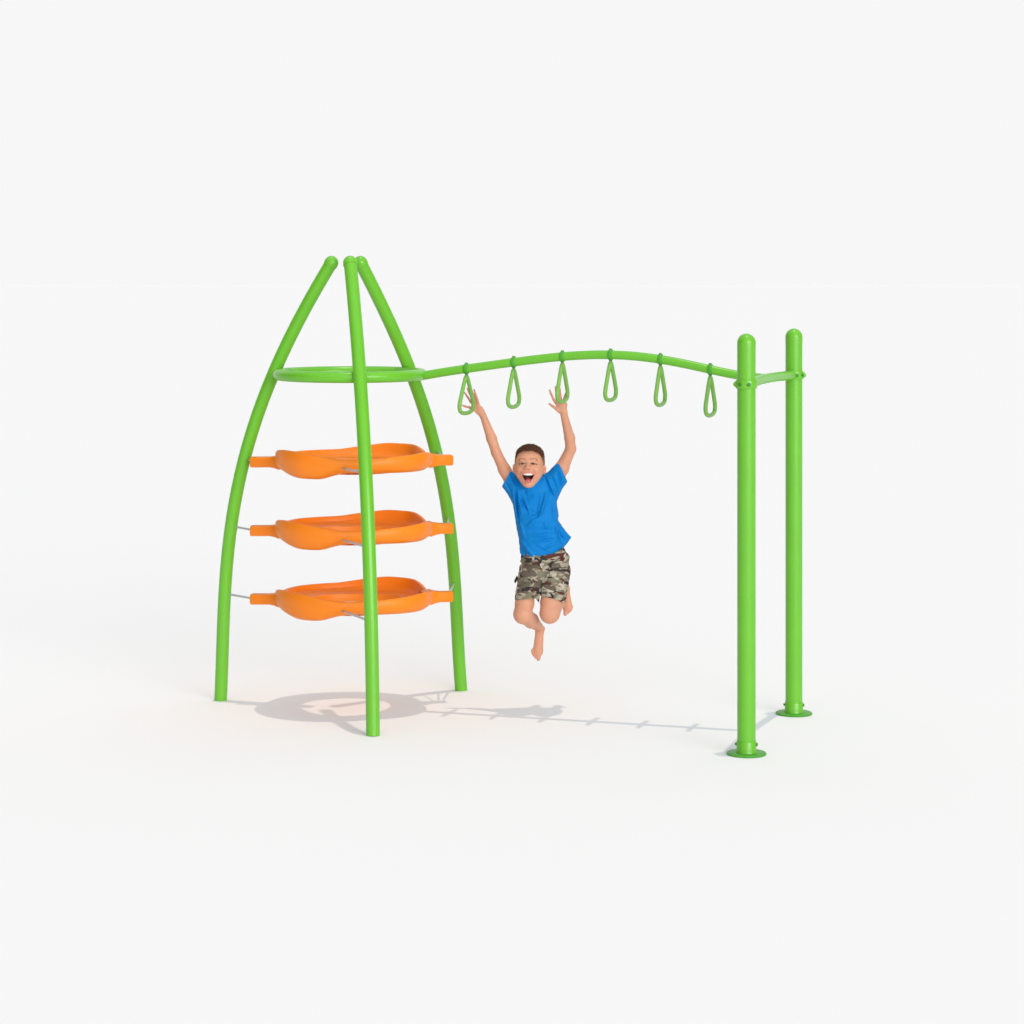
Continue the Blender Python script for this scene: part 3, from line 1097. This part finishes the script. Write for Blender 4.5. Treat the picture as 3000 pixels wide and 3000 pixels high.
def folds(segs, bx, by, zoom=None):
    """raised (+) and sunk (-) creases as soft strokes"""
    disp = 0
    for x0, y0, x1, y1, wd, amp in segs:
        if zoom:
            ox, oy, sc = zoom
            x0, y0, x1, y1, wd = ox + x0 / sc, oy + y0 / sc, ox + x1 / sc, oy + y1 / sc, .8 * wd / sc
        dx, dy = x1 - x0, y1 - y0
        L2 = dx * dx + dy * dy
        t = ((bx - x0) * dx + (by - y0) * dy) / L2
        tcl = np.clip(t, 0, 1)
        dd = (bx - x0 - tcl * dx) ** 2 + (by - y0 - tcl * dy) ** 2
        disp = disp + amp * U * np.exp(-dd / (wd * wd)) * (0.35 + 0.65 * np.sin(PI * np.clip(tcl, 0.0, 1.0)))
    return disp


# t-shirt
lo = np.array([B(1455, 1500)[0], 15.60, B(1500, 1650)[2]])
hi = np.array([B(1690, 1500)[0], 16.10, B(1500, 1335)[2]])
fs = Field(lo, hi, 0.0036)
fs.cone(B(1564, 1452), B(1575, 1530), 65 * U, 60 * U, .03, .66, (0, 1, 0))
fs.cone(B(1575, 1530), B(1585, 1625), 60 * U, 61 * U, .03, .72, (0, 1, 0))
fs.cone(B(1540, 1432), B(1594, 1432), 40 * U, 42 * U, .03, .8, (0, 1, 0))
fs.cone(B(1522, 1440), B(1480, 1396, .01), 33 * U, 25.5 * U, .03)
fs.cone(B(1600, 1440), B(1651, 1377, -.01), 35 * U, 29 * U, .03)
fs.cone(B(1622, 1548), B(1666, 1577, .02), 26 * U, 6 * U, .02)
fs.cone(B(1620, 1588), B(1661, 1583, .02), 36 * U, 11 * U, .03)      # tail of the shirt flying out
fs.cone(B(1562, 1445), B(1555, 1414, -.055), 40 * U, 31 * U, .025)     # collar
bx, by, Yg = bxy(fs)
zo = (1420, 1260, 4.83)
segs = [
    (500, 960, 600, 1130, 26, -4.2), (560, 830, 610, 1000, 24, -3.0), (630, 900, 640, 960, 60, -3.0), (470, 830, 520, 1150, 24, 2.8),
    (400, 830, 450, 1250, 22, 2.6), (430, 820, 480, 1300, 14, -2.6), (540, 900, 640, 1180, 18, 2.0), (640, 1130, 780, 1200, 36, -3.6),
    (880, 860, 760, 1280, 30, 4.2), (760, 900, 720, 1130, 30, -3.2), (960, 980, 1010, 1300, 46, 3.6), (900, 700, 1020, 960, 24, 2.6),
    (850, 660, 940, 900, 18, -2.6), (980, 640, 1050, 850, 18, 2.2), (1020, 600, 1090, 800, 14, -2.2), (1060, 560, 1120, 740, 16, 2.0),
    (600, 1350, 720, 1230, 26, 2.4), (580, 1390, 980, 1400, 40, -2.6), (640, 1470, 930, 1455, 16, 1.8), (660, 1510, 940, 1500, 14, -1.6),
    (700, 1560, 1000, 1520, 18, 2.0), (700, 1610, 900, 1720, 26, -2.2), (520, 1560, 690, 1770, 26, 2.6), (520, 1640, 600, 1770, 22, -2.2),
    (820, 1660, 1040, 1560, 22, 2.0), (1030, 1400, 1100, 1600, 34, -3.4), (1010, 1330, 1020, 1500, 20, 2.6), (1110, 1480, 1200, 1540, 30, 2.4),
    (330, 640, 420, 820, 20, 2.0), (370, 620, 470, 800, 16, -2.4), (290, 720, 380, 880, 18, -2.0), (500, 1300, 560, 1500, 22, 2.2),
    (840, 1250, 900, 1400, 40, 2.4), (760, 1180, 700, 1330, 20, 1.8), (1000, 1150, 1060, 1320, 22, -2.0), (620, 1230, 820, 1130, 14, 1.8),
]
fold = 2.7 * folds(segs, bx, by, zo)
inner = fs.d + 0.0205
outer = fs.d - np.where(fold < 0, 0.016 * np.tanh(fold / 0.016), fold).astype(np.float32)
outer = outer - (0.0012 * np.sin(bx * .23 + by * .11) * np.sin(by * .17 - Yg * 40)).astype(np.float32)
sh_ = np.maximum(outer, -inner)
# hem
hemx = np.array([1500, 1522, 1536, 1577, 1610, 1627, 1650, 1673, 1690])
hemy = np.array([1614, 1621, 1629, 1633, 1629, 1622, 1607, 1577, 1560])
hem = np.interp(bx, hemx, hemy) + 0.8 * np.sin(bx * .3)
sh_ = np.maximum(sh_, (by - hem) * U * .8)


def plane_cut(arr, f_, p, n):
    X, Y, Z = f_.grid()
    n = np.array(n, float)
    n /= np.linalg.norm(n)
    return np.maximum(arr, (X - p[0]) * n[0] + (Y - p[1]) * n[1] + (Z - p[2]) * n[2])


def local_cut(arr, f_, p, n, rad):
    """cut off whatever of a sleeve lies beyond a plane, only near p"""
    X, Y, Z = f_.grid()
    n = np.array(n, float)
    n /= np.linalg.norm(n)
    pl = (X - p[0]) * n[0] + (Y - p[1]) * n[1] + (Z - p[2]) * n[2]
    near = np.sqrt((X - p[0]) ** 2 + (Y - p[1]) ** 2 + (Z - p[2]) ** 2) - rad
    return np.maximum(arr, -np.maximum(-pl, near))


def dirpx(x0, y0, x1, y1):
    v = B(x1, y1) - B(x0, y0)
    return v / np.linalg.norm(v)


# cuffs: planes through the two cuff corners of each sleeve
c1 = dirpx(1470.7, 1425.6, 1495.6, 1379)
n1 = np.array([-c1[2], 0, c1[0]])
n1 = n1 if n1[0] < 0 else -n1
sh_ = local_cut(sh_, fs, B(1483, 1402), n1, 60 * U)
c2 = dirpx(1661, 1408, 1636, 1353)
n2 = np.array([-c2[2], 0, c2[0]])
n2 = n2 if n2[0] > 0 else -n2
sh_ = local_cut(sh_, fs, B(1648.7, 1380.6), n2, 62 * U)
# neck opening
X, Y, Z = fs.grid()
nb = B(1553, 1381, -.085)
nk = np.sqrt((X - nb[0]) ** 2 + ((Y - nb[1]) * .85) ** 2 + ((Z - nb[2]) * .55) ** 2) - 25 * U
sh_ = np.maximum(sh_, -nk)
fs.d = sh_.astype(np.float32)
Vs, Fs = fs.mesh(2)
SHIRT = mat('blue_jersey', (0.001, 0.185, 0.53), 0.60, 0.14, 0.06, 14, 0.12, 500)
mesh_obj('t_shirt', Vs, Fs, SHIRT, BOY, BO)
# shorts
lo = np.array([B(1490, 1500)[0], 15.45, B(1500, 1785)[2]])
hi = np.array([B(1695, 1500)[0], 16.12, B(1500, 1595)[2]])
fp = Field(lo, hi, 0.0036)
fp.cone(B(1592, 1628), B(1596, 1668), 62 * U, 60 * U, .03, .74, (0, 1, 0))
fp.cone(B(1594, 1640), B(1594, 1655), 67 * U, 66 * U, .02, .72, (0, 1, 0))
fp.cone(B(1562, 1672, -.02), B(1540, 1770, KL * .82), 41 * U, 34.5 * U, .02)
fp.cone(B(1627, 1672, -.02), B(1617, 1775, KR * .82), 45 * U, 38.5 * U, .02)
fp.cone(B(1640, 1640), B(1655, 1634), 20 * U, 14 * U, .02)
fp.cone(B(1645, 1690, -.0), B(1648, 1712, -.02), 18 * U, 14 * U, .015)
bx, by, Yg = bxy(fp)
zo = (1440, 1580, 5.083)
segs = [
    (440, 360, 700, 420, 22, -3.6), (430, 320, 720, 350, 22, 3.0), (500, 400, 560, 470, 16, -3.2), (740, 540, 730, 860, 12, -2.5),
    (760, 400, 1130, 360, 18, -3.4), (760, 360, 1110, 260, 26, 3.6), (880, 440, 1040, 450, 22, 3.2), (780, 520, 880, 410, 14, -3.4),
    (800, 460, 860, 420, 12, 2.4), (720, 560, 640, 540, 16, -2.6), (400, 500, 560, 520, 16, 2.4), (860, 520, 1020, 520, 16, -1.8),
    (1060, 480, 1120, 680, 14, -3.0), (420, 610, 700, 620, 12, 1.6), (450, 680, 690, 700, 12, -1.6), (780, 680, 1030, 690, 12, -1.4),
    (360, 770, 660, 780, 9, -1.6), (730, 760, 1060, 830, 9, -1.6),
]
fold = 2.1 * folds(segs, bx, by, zo)
inner = fp.d + 0.015
outer = fp.d - np.where(fold < 0, 0.0105 * np.tanh(fold / 0.0105), fold).astype(np.float32)
outer = outer - (0.0016 * np.sin(bx * .31 + by * .19) * np.sin(by * .27 - Yg * 50)).astype(np.float32)
sp = np.maximum(outer, -inner)
wx = np.array([1500, 1530, 1580, 1620, 1650, 1668, 1690])
wy = np.array([1626, 1628, 1632, 1626, 1612, 1610, 1612])
sp = np.maximum(sp, (np.interp(bx, wx, wy) - 9 - by) * U * .9)
hx_ = np.array([1490, 1509, 1540, 1568, 1576, 1579, 1581, 1600, 1615, 1640, 1652, 1690])
hy_ = np.array([1756, 1754, 1749, 1748, 1760, 1764, 1744, 1744, 1746, 1756, 1763, 1772]) - 7
lower = np.interp(bx, hx_, hy_) + 0 * Yg
# leg openings slope up towards the back
lower = lower - np.clip((Yg - 15.75) * 120, -2, 14)
sp = np.maximum(sp, (by - lower) * U * .8)
fp.d = sp.astype(np.float32)
Vp, Fp = fp.mesh(2)

CAMO = bpy.data.materials.new('camouflage_cotton')
CAMO.use_nodes = True
n = CAMO.node_tree
b = n.nodes['Principled BSDF']
b.inputs['Roughness'].default_value = 0.85
b.inputs['Specular IOR Level'].default_value = 0.12
t = n.nodes.new('ShaderNodeTexCoord')


def camo_layer(scale, off, thr, col, prev, squash=1.0):
    mp = n.nodes.new('ShaderNodeMapping')
    mp.inputs['Location'].default_value = off
    mp.inputs['Scale'].default_value = (1.0, 1.0, squash)
    n.links.new(t.outputs['Object'], mp.inputs['Vector'])
    nz = n.nodes.new('ShaderNodeTexNoise')
    nz.inputs['Scale'].default_value = scale
    nz.inputs['Detail'].default_value = 2.2
    nz.inputs['Roughness'].default_value = 0.55
    nz.inputs['Distortion'].default_value = 0.6
    n.links.new(mp.outputs[0], nz.inputs['Vector'])
    mr = n.nodes.new('ShaderNodeMapRange')
    mr.inputs['From Min'].default_value = thr
    mr.inputs['From Max'].default_value = thr + .012
    n.links.new(nz.outputs['Fac'], mr.inputs['Value'])
    mx = n.nodes.new('ShaderNodeMix')
    mx.data_type = 'RGBA'
    n.links.new(mr.outputs['Result'], mx.inputs['Factor'])
    if isinstance(prev, tuple):
        mx.inputs['A'].default_value = (*prev, 1)
    else:
        n.links.new(prev, mx.inputs['A'])
    mx.inputs['B'].default_value = (*col, 1)
    return mx.outputs['Result']


c_ = camo_layer(9, (1.3, 0.2, 4.4), .53, (0.20, 0.18, 0.125), (0.38, 0.325, 0.245), 1.7)
c_ = camo_layer(7.5, (7.1, 3.0, 1.2), .545, (0.10, 0.035, 0.028), c_, 2.0)
c_ = camo_layer(9, (2.6, 8.0, 3.9), .545, (0.13, 0.105, 0.08), c_, 1.8)
c_ = camo_layer(9.5, (5.2, 1.1, 9.7), .575, (0.040, 0.033, 0.030), c_, 2.0)
c_ = camo_layer(11, (9.2, 6.1, 2.5), .63, (0.46, 0.41, 0.33), c_, 1.6)
n.links.new(c_, b.inputs['Base Color'])
nz = n.nodes.new('ShaderNodeTexNoise')
nz.inputs['Scale'].default_value = 420
n.links.new(t.outputs['Object'], nz.inputs['Vector'])
bp_ = n.nodes.new('ShaderNodeBump')
bp_.inputs['Strength'].default_value = .25
bp_.inputs['Distance'].default_value = .003
n.links.new(nz.outputs['Fac'], bp_.inputs['Height'])
n.links.new(bp_.outputs['Normal'], b.inputs['Normal'])
shorts = mesh_obj('shorts', Vp, Fp, CAMO, BOY, BO)
# flap of the side pocket standing off the hip
FLAP = mat('dark_pocket_cloth', (0.035, 0.03, 0.028), 0.85, 0.1, 0.2, 60)
bm = bmesh.new()
o1 = [B(1513, 1688, -.06), B(1506, 1702, -.05), B(1509, 1710, -.05), B(1517, 1698, -.07)]
o2 = [p + np.array((0.004, .05, 0)) for p in o1]
va = [bm.verts.new(p) for p in o1]
vb = [bm.verts.new(p) for p in o2]
bm.faces.new(va)
bm.faces.new(vb[::-1])
for i in range(4):
    bm.faces.new((va[i], va[(i + 1) % 4], vb[(i + 1) % 4], vb[i]))
mk('pocket_flap', bm, FLAP, shorts, BO)
